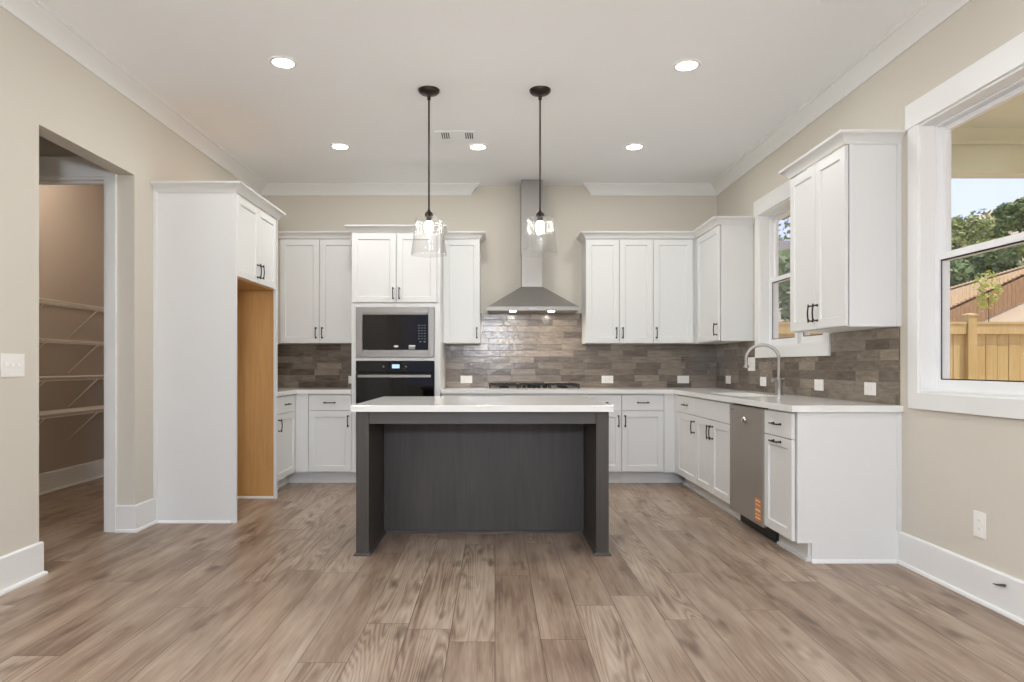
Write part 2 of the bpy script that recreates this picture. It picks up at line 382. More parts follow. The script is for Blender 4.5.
# ------------------------------------------------------------------ windows in the right wall
def window(name, W, bottom, units):
    y0, y1, z0, z1 = W; r = sroot(name, (XR, (y0 + y1) / 2, z0)); xf = XR - .022
    b = MB(); cw = .085
    b.box(xf, XR, y0 - cw, y0, z0, z1).box(xf, XR, y1, y1 + cw, z0, z1)
    b.box(xf, XR, y0 - cw, y1 + cw, z0 - bottom, z0)
    b.build('window_casing', M['trim'], r, bevel=.002)
    MB().box(xf - .004, XR, y0 - cw - .02, y1 + cw + .02, z1, z1 + .138).build('head_casing', M['trim'], r, bevel=.002)
    b = MB(); t = .012; xa, xb = XR - .01, XR + .15
    b.box(xa, xb, y0, y0 + t, z0, z1).box(xa, xb, y1 - t, y1, z0, z1).box(xa, xb, y0 + t, y1 - t, z1 - t, z1).box(xa, xb, y0 + t, y1 - t, z0, z0 + t)
    b.build('window_jamb', M['trim'], r)
    ya, yb, za, zb = y0 + t, y1 - t, z0 + t, z1 - t
    m = .05; wd = (yb - ya - m * (units - 1)) / units; zm = (za + zb) / 2
    if units > 1:
        MB().box(XR + .05, XR + .15, ya + wd, ya + wd + m, za, zb).build('mullion', M['vinyl'], r)
    def ring(x0_, x1_, a, b_, c, d, fw, top=None, bot=None):
        q = MB(); top = top or fw; bot = bot or fw
        q.box(x0_, x1_, a, a + fw, c, d).box(x0_, x1_, b_ - fw, b_, c, d).box(x0_, x1_, a + fw, b_ - fw, c, c + bot).box(x0_, x1_, a + fw, b_ - fw, d - top, d); return q
    for i in range(units):
        a = ya + i * (wd + m); c = a + wd
        ring(XR + .072, XR + .145, a, c, za, zb, .010).build('window_frame', M['vinyl'], r)
        u = ring(XR + .108, XR + .135, a + .010, c - .010, zm - .018, zb - .012, .026).build('upper_sash', M['vinyl'], r)
        MB().box(XR + .119, XR + .123, a + .034, c - .034, zm + .006, zb - .05).build('pane', M['pane'], u)
        l_ = ring(XR + .076, XR + .104, a + .006, c - .006, za + .010, zm + .022, .022, .036, .05).build('lower_sash', M['vinyl'], r)
        MB().box(XR + .087, XR + .091, a + .026, c - .026, za + .058, zm - .012).build('pane', M['pane'], l_)
        ring(XR + .084, XR + .0865, a + .0275, c - .0275, za + .0595, zm - .0135, .007).build('gasket', M['black'], l_)
window('window_1', W1, .09, 2)
window('window_2', W2, .088, 2)

# ------------------------------------------------------------------ cabinet parts
def shaker(F, u0, u1, v0, v1, T=.02, rail=.057, rec=.010):
    def ring(i, n): return [F(u0 + i, v0 + i, n), F(u1 - i, v0 + i, n), F(u1 - i, v1 - i, n), F(u0 + i, v1 - i, n)]
    return MB().loft([ring(0, 0), ring(0, T - .002), ring(.002, T), ring(rail, T), ring(rail + .004, T - .004), ring(rail + .005, T - rec)])
def slab(F, u0, u1, v0, v1, T=.02):
    def ring(i, n): return [F(u0 + i, v0 + i, n), F(u1 - i, v0 + i, n), F(u1 - i, v1 - i, n), F(u0 + i, v1 - i, n)]
    return MB().loft([ring(0, 0), ring(0, T - .002), ring(.002, T)])
def pull(F, u, v, vertical, parent, L=.116, T=.02):
    """arched bar pull on two posts"""
    P = (lambda a, n: F(u, v + a, T + n)) if vertical else (lambda a, n: F(u + a, v, T + n))
    h = L / 2; b = MB()
    b.tube([P(-h + .010, -.001), P(-h + .010, .012), P(-h + .012, .024), P(-h + .022, .031), P(0, .034), P(h - .022, .031), P(h - .012, .024), P(h - .010, .012), P(h - .010, -.001)], .0048, 8)
    for s in (-1, 1):
        b.tube([P(s * (h - .010), -.0005), P(s * (h - .010), .004)], .0085, 10)
        b.tube([P(s * (h - .020), .0305), P(s * h, .029)], .0048, 8)
    return b.build('handle', M['bronze'], parent, smooth=True)
G = .0023                                                        # half gap between fronts
def door(F, u0, u1, v0, v1, root, hu=None, hv=None, vert=True):
    d = shaker(F, u0 + G, u1 - G, v0 + G, v1 - G).build('door', M['cab'], root)
    if hu is not None: pull(F, hu, hv, vert, d)
    return d
def drawer(F, u0, u1, v0, v1, root, handle=True):
    d = slab(F, u0 + G, u1 - G, v0 + G, v1 - G).build('drawer_front', M['cab'], root)
    if handle: pull(F, (u0 + u1) / 2, (v0 + v1) / 2, False, d)
    return d
ZT, ZB, ZS, ZD = .876, .118, .711, .866                          # box top, door bottom, drawer seam, drawer top
SHOE = [(0, 0), (.018, 0), (.018, .006), (.012, .015), (.004, .02), (0, .02)]
def base_cabinet(label, F, u0, u1, depth, fronts, loc, toe=True, name='base_cabinet'):
    """F: frame whose n=0 is the box front and n<0 the inside"""
    r = thing(name, label, 'cabinet', loc)
    MB().fbox(F, u0 + .0008, u1 - .0008, .114, ZT, -depth, -.006).build('cabinet_body', M['cab'], r)
    if toe:
        MB().fbox(F, u0 + .0008, u1 - .0008, 0, .113, -depth, -.075).fbox(F, u0 + .0008, u1 - .0008, 0, .016, -.075, -.062).build('toe_kick', M['cab'], r)
    fronts(F, r)
    return r
FB = frame(0, YD + .02, (1, 0), (0, -1))                         # back run   u = X
FR = frame(XD + .02, 0, (0, 1), (-1, 0))                         # right run  u = Y
XLD = -1.925
FL = frame(XLD - .02, 0, (0, 1), (1, 0))                         # left run   u = Y
DB, DR, DL = 7.040 - YD - .02, 2.344 - XD - .02, XLD - .02 - XL - .004

# --- back run
def one(u0, u1, side):
    def f(F, r):
        drawer(F, u0, u1, ZS, ZD, r)
        door(F, u0, u1, ZB, ZS, r, (u0 + .032) if side == 'l' else (u1 - .032), ZS - .10)
    return f
base_cabinet('white base cabinet with drawer and door, just left of the oven tower', FB, -1.802, -1.386, DB, one(-1.802, -1.386, 'r'), (-1.6, YD, 0))
base_cabinet('white base cabinet behind the island, between oven tower and cooktop', FB, -.518, -.072, DB, one(-.518, -.072, 'r'), (-.3, YD, 0))
def two(u0, u1, drw=True):
    def f(F, r):
        m = (u0 + u1) / 2
        drawer(F, u0, u1, ZS, ZD, r, drw)
        door(F, u0, m, ZB, ZS, r, m - .032, ZS - .10); door(F, m, u1, ZB, ZS, r, m + .032, ZS - .10)
    return f
base_cabinet('wide white base cabinet directly under the gas cooktop', FB, -.072, .8436, DB, two(-.072, .8436, False), (.386, YD, 0))
base_cabinet('white base cabinet just right of the cooktop, half hidden by the island', FB, .8436, 1.223, DB, one(.8436, 1.223, 'r'), (1.03, YD, 0))
def corner_fronts(F, r):
    drawer(F, 1.223, 1.632, ZS, ZD, r); door(F, 1.223, 1.632, ZB, ZS, r, 1.255, ZS - .10)
    MB().fbox(F, 1.634, XD + .019, .114, ZT, 0, .018).build('filler_strip', M['cab'], r)
    MB().fbox(F, XD + .020, 1.90, 0, .113, -DB, -.075).fbox(F, XD + .020, 1.813, 0, .016, -.075, -.062).build('toe_kick', M['cab'], r)
base_cabinet('white base cabinet with drawer and door in the back right corner', FB, 1.223, XD + .019, DB, corner_fronts, (1.43, YD, 0))
# --- right run
def near_fronts(F, r):
    drawer(F, 3.879, 4.277, ZS, ZD, r)
    d = door(F, 3.879, 4.277, ZB, ZS, r, 4.078, ZS - .03, False)
base_cabinet('narrow white base cabinet with drawer and door, right of the dishwasher', FR, 3.879, 4.277, DR, near_fronts, (2.05, 4.08, 0))
def sink_fronts(F, r):
    drawer(F, 4.894, 5.738, ZS, ZD, r, False); m = 5.316
    door(F, 4.894, m, ZB, ZS, r, m - .032, ZS - .10); door(F, m, 5.738, ZB, ZS, r, m + .032, ZS - .10)
def sink_base():
    F = FR; r = thing('sink_base_cabinet', 'white two-door sink cabinet below the window, left of the dishwasher', 'cabinet', (2.05, 5.316, 0))
    b = MB()
    b.fbox(F, 4.895, 4.913, .114, ZT, -DR, -.001).fbox(F, 5.719, 5.737, .114, ZT, -DR, -.001).fbox(F, 4.913, 5.719, .114, .132, -DR, -.001)
    b.fbox(F, 4.913, 5.719, .132, ZT, -DR, -DR + .012).fbox(F, 4.913, 5.719, ZT - .05, ZT, -.02, -.001)
    b.build('cabinet_body', M['cab'], r)
    MB().fbox(F, 4.895, 5.737, 0, .113, -DR, -.075).fbox(F, 4.895, 5.737, 0, .016, -.075, -.062).build('toe_kick', M['cab'], r)
    sink_fronts(F, r)
sink_base()
def far_fronts(F, r):
    drawer(F, 5.738, 6.33, ZS, ZD, r); door(F, 5.738, 6.33, ZB, ZS, r, 5.772, ZS - .10)
    MB().fbox(F, 6.332, YD - .001, .114, ZT, 0, .018).build('filler_strip', M['cab'], r)
base_cabinet('white base cabinet with drawer and door on the right wall, nearest the corner', FR, 5.738, YD - .001, DR, far_fronts, (2.05, 6.05, 0))
r = thing('end_panel', 'broad white end panel closing the right cabinet run below the countertop', 'panel', (2.05, YE, 0))
poly = [(1.756, .113), (1.84, .113), (1.84, 0), (XR - .0005, 0), (XR - .0005, ZT), (1.756, ZT)]
MB().prism(poly, 'y', YE, YE + .018).build('panel', M['cab'], r)
MB().prism([(YE, 0), (YE - .016, 0), (YE - .016, .006), (YE - .010, .016), (YE - .003, .02), (YE, .02)], 'x', 1.835, XR - .031).build('shoe_molding', M['trim'], r)
MB().box(XR - .026, XR - .001, YE - .010, YE, .19, ZT).build('scribe_strip', M['cab'], r)
# --- left run
def left_fronts(F, r):
    drawer(F, 5.87, 6.415, ZS, ZD, r); door(F, 5.87, 6.415, ZB, ZS, r, 5.91, ZS - .10)
    MB().fbox(F, 5.766, 5.868, .114, ZT, 0, .018).build('filler_strip', M['cab'], r)
base_cabinet('white base cabinet tucked between refrigerator alcove and back left corner', FL, 5.765, YD - .001, DL, left_fronts, (-2.2, 6.09, 0))
r = thing('corner_cabinet', 'plain white filler cabinet in the back left corner', 'cabinet', (-2.1, 6.7, 0))
MB().box(XL + .004, -1.803, YD + .019, 7.040, .114, ZT).build('cabinet_body', M['cab'], r)
MB().box(XLD + .001, -1.804, YD + .002, YD + .019, .114, ZT).build('filler_strip', M['cab'], r)
MB().box(XL + .004, XLD - .095, YD + .002, YD + .095, 0, .113).box(XLD - .095, -1.803, YD + .095, 7.040, 0, .113).box(XLD - .08, -1.803, YD + .082, YD + .095, 0, .016).build('toe_kick', M['cab'], r)

# --- countertops
CT, CB = .914, .8765
b = MB(); b.box(-.519, XR - .011, YD - .022, 7.041, CB, CT)
S = (1.83, 2.16, 4.98, 5.66)                                     # sink cut-out
yN = YE - .025; yM = YD - .022
b.box(1.714, XR - .011, yN, S[2], CB, CT).box(1.714, S[0], S[2], S[3], CB, CT).box(S[1], XR - .011, S[2], S[3], CB, CT).box(1.714, XR - .011, S[3], yM, CB, CT)
b.box(XR - .011, XR - .001, yN, YE + .004, CB, CT)
bb = MB(); bb.v = b.v; bb.f = b.f
tag(bb.build('countertop', M['quartz']), 'L-shaped white quartz worktop around the cooktop, sink and dishwasher', 'countertop')
b = MB(); b.box(XL + .002, -1.387, YD - .022, 7.041, CB, CT).box(XL + .002, -1.907, 5.764, YD - .022, CB, CT)
tag(b.build('countertop', M['quartz']), 'small L-shaped white worktop in the back left corner', 'countertop')
r = thing('sink', 'undermount pale sink set in the worktop below the window', 'sink', (2.0, 5.32, CB))
b = MB(); x0, x1, y0, y1 = S[0] - .008, S[1] + .008, S[2] - .008, S[3] + .008; zb = CB - .21
b.box(x0, x1, y0, y1, zb, zb + .008)
b.box(x0 - .008, x0, y0 - .008, y1 + .008, zb, CB - .001).box(x1, x1 + .008, y0 - .008, y1 + .008, zb, CB - .001).box(x0, x1, y0 - .008, y0, zb, CB - .001).box(x0, x1, y1, y1 + .008, zb, CB - .001)
b.build('basin', M['sink'], r)
MB().lathe((2.0, 5.32, zb + .008), [(.045, 0), (.045, .003), (.03, .004), (.028, .001)], 24).build('drain', M['chrome'], r, smooth=True)

# --- faucet
fx, fy = 2.235, 5.235
r = thing('faucet', 'tall brushed nickel gooseneck faucet beside the sink', 'faucet', (fx, fy, CT))
MB().lathe((fx, fy, CT), [(.030, 0), (.030, .006), (.0275, .012), (.0265, .020), (.0265, .105), (.029, .110), (.029, .126), (.019, .130), (.015, .140)], 24).build('faucet_body', M['nickel'], r, smooth=True)
R_ = .110; pts = [(fx, fy, CT + .135), (fx, fy, CT + .285)]
for i in range(1, 17):
    t = PI * i / 16; pts.append((fx - R_ + R_ * math.cos(t), fy + .10 * (1 - math.cos(t)) / 2, CT + .285 + R_ * math.sin(t)))
pts.append((fx - 2 * R_, fy + .10, CT + .232))
MB().tube(pts, .0122, 16).build('spout', M['nickel'], r, smooth=True)
e = pts[-1]
MB().lathe((e[0], e[1], e[2] - .02), [(.016, 0), (.020, .004), (.020, .018), (.0145, .024)], 20).build('spray_head', M['nickel'], r, smooth=True)
b = MB(); b.tube([(fx - .048, fy - .01, CT + .116), (fx + .04, fy + .006, CT + .116)], .0145, 12)
b.tube([(fx - .048, fy - .01, CT + .116), (fx - .062, fy - .012, CT + .119)], [.017, .012], 12)
b.tube([(fx + .04, fy + .006, CT + .116), (fx + .065, fy + .012, CT + .122)], [.012, .008], 12)
b.build('lever_handle', M['nickel'], r, smooth=True)

# --- tile backsplashes
T0 = CT + .0005
b = MB(); b.box(-.519, -.152, 7.042, YB - .0015, T0, 1.371).box(-.152, .9186, 7.042, YB - .0015, T0, 1.70).box(.9186, XR - .0015, 7.042, YB - .0015, T0, 1.371)
tag(b.build('backsplash', M['tile']), 'brown glazed brick tile backsplash behind the cooktop', 'backsplash')
b = MB(); xa = XR - .010
b.box(xa, XR - .0015, YE + .005, W2[0] - .087, T0, 1.371).box(xa, XR - .0015, W2[0] - .087, W2[1] + .087, T0, W2[2] - .090).box(xa, XR - .0015, W2[1] + .087, 7.041, T0, 1.371)
tag(b.build('backsplash', M['tile']), 'brown glazed brick tile backsplash on the right wall below the window', 'backsplash')
b = MB(); b.box(XL + .010, -1.387, 7.042, YB - .0015, T0, 1.371)
tag(b.build('backsplash', M['tile']), 'brown brick tile backsplash in the left corner, left of the oven tower', 'backsplash')
b = MB(); b.box(XL + .0015, XL + .010, 5.767, YB, T0, 1.371)
tag(b.build('backsplash', M['tile']), 'strip of brown tile on the left wall beside the refrigerator alcove', 'backsplash')
# ------------------------------------------------------------------ wall cabinets
UB, UT = 1.372, 2.431                                            # bottom and top of wall cabinets
FUB = frame(0, YU + .02, (1, 0), (0, -1)); FUR = frame(XU + .02, 0, (0, 1), (-1, 0))
DUB, DUR = YB - YU - .022, XR - XU - .022
HV = UB + .105
def wall_cabinet(label, F, u0, u1, depth, doors, loc, body_u=None):
    r = thing('wall_cabinet', label, 'cabinet', loc); a, c = body_u or (u0, u1)
    MB().fbox(F, a + .0008, c - .0008, UB, UT + .004, -depth, -.006).build('cabinet_body', M['cab'], r)
    for (d0, d1, h) in doors:
        door(F, d0, d1, UB + .002, UT - .006, r, None if h is None else (d0 + .032 if h == 'l' else d1 - .032), HV)
    return r
wc_left = wall_cabinet('white two-door wall cabinet in the left corner above the brown tile', FUB, XL + .004, -1.386, DUB, [(-2.181, -1.778, 'r'), (-1.778, -1.386, 'l')], (-1.9, YU, UB))
wc_narrow = wall_cabinet('narrow white single-door wall cabinet between oven tower and range hood', FUB, -.527, -.152, DUB, [(-.527, -.152, 'r')], (-.34, YU, UB))
wall_cabinet('white two-door wall cabinet just right of the range hood', FUB, .9186, 1.601, DUB, [(.9186, 1.2598, 'r'), (1.2598, 1.601, 'l')], (1.26, YU, UB))
r = wall_cabinet('white single-door wall cabinet in the back right corner', FUB, 1.601, XR - .003, DUB, [(1.601, 2.008, 'l')], (1.8, YU, UB))
r = wall_cabinet('white wall cabinet on the right wall, on the far side of the sink window', FUR, 6.058, YU + .019, DUR, [(6.058, 6.705, 'l')], (2.2, 6.4, UB))
r = wc_near = wall_cabinet('white two-door wall cabinet on the right wall, nearest the viewer', FUR, 3.862, 4.585, DUR, [(3.864, 4.2235, 'r'), (4.2235, 4.583, 'l')], (2.2, 4.22, UB))
MB().box(XR - .026, XR - .001, YE - .008, YE + .002, UB, UT).build('scribe_strip', M['cab'], r)
# cabinet crown mouldings
CC = zoff([(0, 0), (.006, 0), (.008, .008), (.014, .018), (.026, .032), (.042, .044), (.050, .048), (.055, .052), (.057, .064), (0, .064)], UT)
def crown(path, parent=None, label=None, dz=0.0):
    o = MB().sweep([(a, z + dz) for a, z in CC], path, -1).build('crown_molding', M['cab'], parent, smooth=True)
    if label: tag(o, label, 'molding')
crown([(XL + .003, YU), (-1.387, YU)], wc_left)
crown([(-.526, YU), (-.152, YU), (-.152, YB - .002)], wc_narrow)
crown([(XR - .002, 4.585), (XU, 4.585), (XU, YE), (XR - .002, YE)], wc_near)
crown([(.9186, YB - .002), (.9186, YU), (XU, YU), (XU, 6.056), (XR - .002, 6.056)], None, 'white crown molding wrapping the corner cabinets right of the hood')

# ------------------------------------------------------------------ refrigerator surround
UF = UT - .022
r = thing('refrigerator_surround', 'tall white refrigerator surround with empty maple-lined alcove on the left wall', 'cabinet', (-2.18, 5.3, 0))
FF = frame(-1.884 - .02, 0, (0, 1), (1, 0))
b = MB(); b.box(XL + .001, -1.907, 4.843, 4.862, 0, UF + .004); b.build('side_panel', M['cab'], r)
MB().box(-1.917, -1.884, 4.838, 4.862, 0, UF + .003).build('face_stile', M['cab'], r)
MB().box(XL + .001, XL + .026, 4.833, 4.843, .19, UF).build('scribe_strip', M['cab'], r)
MB().prism([(4.843, 0), (4.829, 0), (4.829, .006), (4.834, .014), (4.84, .018), (4.843, .018)], 'x', XL + .031, -1.918).build('shoe_molding', M['trim'], r)
MB().box(XL + .001, -1.907, 5.745, 5.763, 0, UF + .004).build('far_side_panel', M['maple'], r)['label'] = 'unfinished orange maple inner panel'
MB().box(-1.907, -1.884, 5.725, 5.763, 0, 1.796).box(-1.907, -1.884, 5.745, 5.763, 1.796, UF + .003).build('face_stile', M['cab'], r)
MB().prism([(5.745, 0), (5.731, 0), (5.731, .006), (5.736, .014), (5.742, .018), (5.745, .018)], 'x', XL + .002, -1.908).build('shoe_molding', M['trim'], r)
MB().box(XL + .002, -1.906, 4.863, 5.744, 1.791, UF + .004).build('upper_box', M['maple'], r)
door(FF, 4.8645, 5.302, 1.798, UF - .006, r, 5.302 - .032, 1.798 + .095); door(FF, 5.302, 5.722, 1.798, UF - .006, r, 5.302 + .032, 1.798 + .095)
crown([(XL + .003, 4.838), (-1.884, 4.838), (-1.884, 5.764), (XL + .003, 5.764)], r, dz=UF - UT)

# ------------------------------------------------------------------ oven tower
TX0, TX1 = -1.3855, -.528
r = thing('oven_tower', 'tall white cabinet tower housing the microwave and wall oven', 'cabinet', (-.953, YD + .3, 0))
yf = YD + .012
b = MB()
b.box(TX0, TX0 + .019, yf, 7.040, .114, UT + .004).box(TX1 - .019, TX1, yf, 7.040, .114, UT + .004).box(TX0 + .019, TX1 - .019, 7.02, 7.040, .114, UT + .004)
for z0, z1 in ((.114, .135), (.458, .478), (1.202, 1.215), (1.729, 1.746), (UT - .016, UT + .004)): b.box(TX0 + .019, TX1 - .019, yf, 7.02, z0, z1)
b.build('cabinet_body', M['cab'], r)
b = MB(); yo, yi = YD, yf
b.box(TX0, -1.343, yo, yi, .114, 1.750).box(-.584, TX1, yo, yi, .114, 1.750)
for z0, z1 in ((.43, .486), (1.192, 1.224), (1.711, 1.750)): b.box(-1.343, -.584, yo, yi, z0, z1)
b.build('face_frame', M['cab'], r, bevel=.0015)
MB().box(TX0, TX1, YD + .095, 7.040, 0, .113).box(TX0, TX1, YD + .082, YD + .095, 0, .016).build('toe_kick', M['cab'], r)
FT = frame(0, YD + .0115, (1, 0), (0, -1))
drawer(FT, -1.341, -.586, .122, .428, r)
FT2 = frame(0, yf - .001, (1, 0), (0, -1))
door(FT2, TX0 + .002, -.9525, 1.752, UT - .006, r, -.9525 - .030, 1.752 + .09); door(FT2, -.9525, TX1 - .03, 1.752, UT - .006, r, -.9525 + .030, 1.752 + .09)
MB().box(TX1 - .029, TX1, YD - .006, yf, 1.7505, UT).build('face_stile', M['cab'], r)

crown([(TX0, YU - .002), (TX0, YD), (TX1, YD), (TX1, YU - .002)], r)

# microwave
mx0, mx1, mz0, mz1 = -1.340, -.587, 1.226, 1.709; yt = YD - .014
r = thing('microwave', 'built-in stainless microwave with wide trim, above the wall oven', 'microwave', (-.963, YD, mz0))
def ringbox(b, x0, x1, z0, z1, w0, w1, h0, h1, ya, yb):
    b.box(x0, x0 + w0, ya, yb, z0, z1).box(x1 - w1, x1, ya, yb, z0, z1).box(x0 + w0, x1 - w1, ya, yb, z0, z0 + h0).box(x0 + w0, x1 - w1, ya, yb, z1 - h1, z1); return b
ringbox(MB(), mx0, mx1, mz0, mz1, .062, .056, .070, .058, yt, YD - .001).build('trim_kit', M['steel'], r, bevel=.002)
ix0, ix1, iz0, iz1 = mx0 + .062, mx1 - .056, mz0 + .070, mz1 - .058
MB().box(ix0 + .012, ix1 - .012, YD + .001, YD + .42, iz0 + .006, iz1 - .006).build('case', M['black'], r)
d = MB().box(ix0 + .003, ix1 - .118, yt + .004, YD + .001, iz0 + .003, iz1 - .017).build('door', M['mw_glass'], r)
d['label'] = 'dark glass door'
MB().box(ix0 + .002, ix1 - .002, yt - .004, YD + .001, iz1 - .015, iz1 - .003).build('door_rail', M['steel'], r, bevel=.002)
b = MB(); b.lathe((-.953, yt + .003, iz0 + .036), [(.024, 0), (.024, -.002)], 20, 'y').build('badge', M['chrome'], d)
for v in bpy.data.objects[d.children[0].name].data.vertices: v.co.z = (v.co.z - (iz0 + .036 - mz0)) * .42 + (iz0 + .036 - mz0)
cp_ = MB().box(ix1 - .117, ix1 - .003, yt + .004, YD + .001, iz0 + .003, iz1 - .017).build('control_panel', M['black_glass'], r)
b = MB()
for i in range(3):
    for j in range(6):
        x = ix1 - .096 + i * .028; z = iz0 + .105 + j * .026
        MB().box(x, x + .014, yt + .0025, yt + .004, z, z + .006).build('key', M['grey_mark'], cp_)
for i in range(2):
    x = ix1 - .085 + i * .04; MB().box(x, x + .018, yt + .0025, yt + .004, iz0 + .075, iz0 + .085).build('start_button', M['grey_mark'], cp_)
s = MB().box(ix1 - .190, ix1 - .128, yt + .0025, yt + .004, iz0 + .008, iz0 + .048).build('sticker', M['grey_mark'], d); s['label'] = 'grey sticker on the glass door'
MB().box(ix1 - .186, ix1 - .124, yt + .0015, yt + .0025, iz0 + .034, iz0 + .045).build('sticker_band', M['plastic'], d)

# wall oven
ox0, ox1, oz0, oz1 = -1.336, -.583 - .004, .488, 1.190; yo = YD - .030
r = thing('wall_oven', 'black glass wall oven with steel handle bar, below the microwave', 'oven', (-.96, YD, oz0))
MB().box(ox0 + .012, ox1 - .012, YD + .001, YD + .55, oz0 + .004, oz1 - .004).build('case', M['black'], r)
cp_ = MB().box(ox0, ox1, yo + .006, YD - .001, 1.082, oz1).build('control_panel', M['black_glass'], r, bevel=.002)
MB().box(-.990, -.918, yo + .0045, yo + .006, 1.120, 1.158).build('display', M['display'], cp_)
for x in (-1.072, -.858): MB().lathe((x, yo + .006, 1.137), [(.008, 0), (.008, -.0012)], 12, 'y').build('touch_button', M['grey_mark'], cp_)
d = MB().box(ox0, ox1, yo, YD - .001, oz0 + .012, 1.078).build('door', M['black_glass'], r, bevel=.003)
b = MB(); b.box(ox0 + .024, ox1 - .024, yo - .052, yo - .030, 1.032, 1.058)
for x in (ox0 + .05, ox1 - .07): b.box(x, x + .02, yo - .032, yo, 1.036, 1.054)
b.build('handle', M['steel'], d, bevel=.003)
MB().box(ox0, ox1, yo + .008, YD - .001, oz0, oz0 + .010).build('bottom_trim', M['steel'], r)

# ------------------------------------------------------------------ range hood and cooktop
HX = .380
r = thing('range_hood', 'stainless pyramid chimney range hood on the back wall above the cooktop', 'range hood', (HX, 6.9, 1.68))
y0, y1 = 6.622, YB - .011; z0, z1, zt = 1.683, 1.733, 1.955
b = MB(); b.loft([[(HX - .452, y0, z1 + .002), (HX + .452, y0, z1 + .002), (HX + .452, y1, z1 + .002), (HX - .452, y1, z1 + .002)],
                  [(HX - .110, 6.822, zt), (HX + .110, 6.822, zt), (HX + .110, y1, zt), (HX - .110, y1, zt)]])
b.build('canopy', M['steel'], r)
b = MB(); ringbox_z = None
b.box(HX - .455, HX + .455, y0 - .003, y0 + .02, z0 + .012, z1 + .001).box(HX - .455, HX - .44, y0 + .02, y1, z0 + .012, z1 + .001).box(HX + .44, HX + .455, y0 + .02, y1, z0 + .012, z1 + .001).box(HX - .44, HX + .44, y1 - .02, y1, z0 + .012, z1 + .001)
b.build('rim', M['steel'], r)
MB().box(HX - .44, HX + .44, y0 + .02, y1 - .02, z0 + .015, z0 + .026).build('filter', M['steel_dark'], r)
b = MB(); b.box(HX - .105, HX + .105, 6.828, y1, zt, 2.30); b.build('chimney', M['steel_v'], r)
MB().box(HX - .110, HX + .110, 6.823, y1 + .01, 2.30, ZC - .001).build('upper_chimney', M['steel_v'], r)
for x in (HX - .2, HX + .19):
    l_ = MB().lathe((x, y0 + .10, z0 + .006), [(.032, 0), (.034, .004), (.034, .010)], 20).build('lamp', M['hoodlamp'], r)
    light('hood_light', 'AREA', 2.2, (x, y0 + .10, z0 + .002), (1, .9, .76), r, shape='DISK', size=.05)
b = MB()
for i in range(5): b.box(HX + .0 + i * .018 - .036, HX + i * .018 - .026, y0 - .006, y0 - .003, z0 + .024, z0 + .034)
b.build('push_buttons', M['chrome'], r)
r = thing('cooktop', 'black gas cooktop with cast iron grates set in the back worktop', 'cooktop', (.386, 6.72, CT))
c0, c1, ya, yb = -.071, .843, 6.50, 7.0
MB().box(c0, c1, ya, yb, CT + .0005, CT + .010).build('steel_tray', M['steel'], r, bevel=.002)
def grate(x0, x1):
    b = MB(); z = CT + .036
    for x in (x0, x1 - .014): b.box(x, x + .014, ya + .02, yb - .02, z, z + .014)
    for y in (ya + .02, yb - .034): b.box(x0 + .014, x1 - .014, y, y + .014, z, z + .014)
    for k in range(1, 4): x = x0 + (x1 - x0) * k / 4; b.box(x - .006, x + .006, ya + .034, yb - .034, z, z + .013)
    b.box(x0 + .014, x1 - .014, (ya + yb) / 2 - .006, (ya + yb) / 2 + .006, z, z + .012)
    for x in (x0, x1 - .014):
        for y in (ya + .02, yb - .034, (ya + yb) / 2 - .007): b.box(x, x + .014, y, y + .014, CT + .0105, z)
    return b.build('grate', M['iron'], r)
def burner(x, y, q):
    o = MB().lathe((x, y, CT + .0102), [(q + .012, 0), (q + .012, .006), (q, .008), (q, .018), (q - .01, .020)], 20).build('burner', M['black'], r, smooth=True)
grate(c0 + .012, c0 + .305); grate(c1 - .305, c1 - .012)
b = MB(); z = CT + .036
b.box(c0 + .318, c1 - .318, ya + .17, ya + .184, z, z + .014).box(c0 + .318, c1 - .318, yb - .034, yb - .02, z, z + .014)
for x in (c0 + .318, c1 - .332, (c0 + c1) / 2 - .007): b.box(x, x + .014, ya + .184, yb - .034, z, z + .013)
for x in (c0 + .318, c1 - .332):
    for y in (ya + .17, yb - .034): b.box(x, x + .014, y, y + .014, CT + .0105, z)
b.build('grate', M['iron'], r)
for x in (c0 + .16, c1 - .16):
    for y in (ya + .14, yb - .14): burner(x, y, .04)
burner((c0 + c1) / 2, ya + .32, .055)
for k in range(5):
    x = (c0 + c1) / 2 - .10 + k * .05
    MB().lathe((x, ya + .07, CT + .0102), [(.021, 0), (.021, .004), (.017, .006), (.016, .032), (.013, .034)], 16).build('knob', M['black'], r, smooth=True)

# ------------------------------------------------------------------ dishwasher
r = thing('dishwasher', 'stainless dishwasher with orange sticker, between sink cabinet and narrow cabinet', 'dishwasher', (2.0, 4.585, 0))
d0, d1 = 4.283, 4.888; xf = XD - .006
MB().box(XD + .022, 2.33, d0 + .004, d1 - .004, .10, .868).build('tub', M['black'], r)
d = MB().box(xf, XD + .021, d0, d1, .100, .862).build('door', M['steel_dark'], r, bevel=.003)
MB().box(xf - .0015, xf, d0 + .002, d1 - .002, .786, .860).build('control_strip', M['steel_dark'], d)
MB().box(xf - .0025, xf - .0012, d1 - .085, d1 - .03, .826, .832).build('printed_mark', M['slot'], d)
h = MB().lathe((xf, 4.577, .772), [(.024, 0), (.026, -.006), (.023, -.018), (.012, -.026)], 20, 'x').build('door_knob', M['chrome'], d, smooth=True)
MB().box(XD + .075, XD + .10, d0 - .004, d1 + .004, .004, .098).build('toe_panel', M['black'], r)
s = MB().box(xf - .0012, xf, d0 + .030, d0 + .125, .122, .275).build('sticker', M['orange'], d); s['label'] = 'orange warning sticker'
b = MB()
for z, hh in ((.252, .010), (.228, .006), (.190, .012), (.165, .005), (.140, .010)): b.box(xf - .002, xf - .0012, d0 + .036, d0 + .119, z, z + hh)
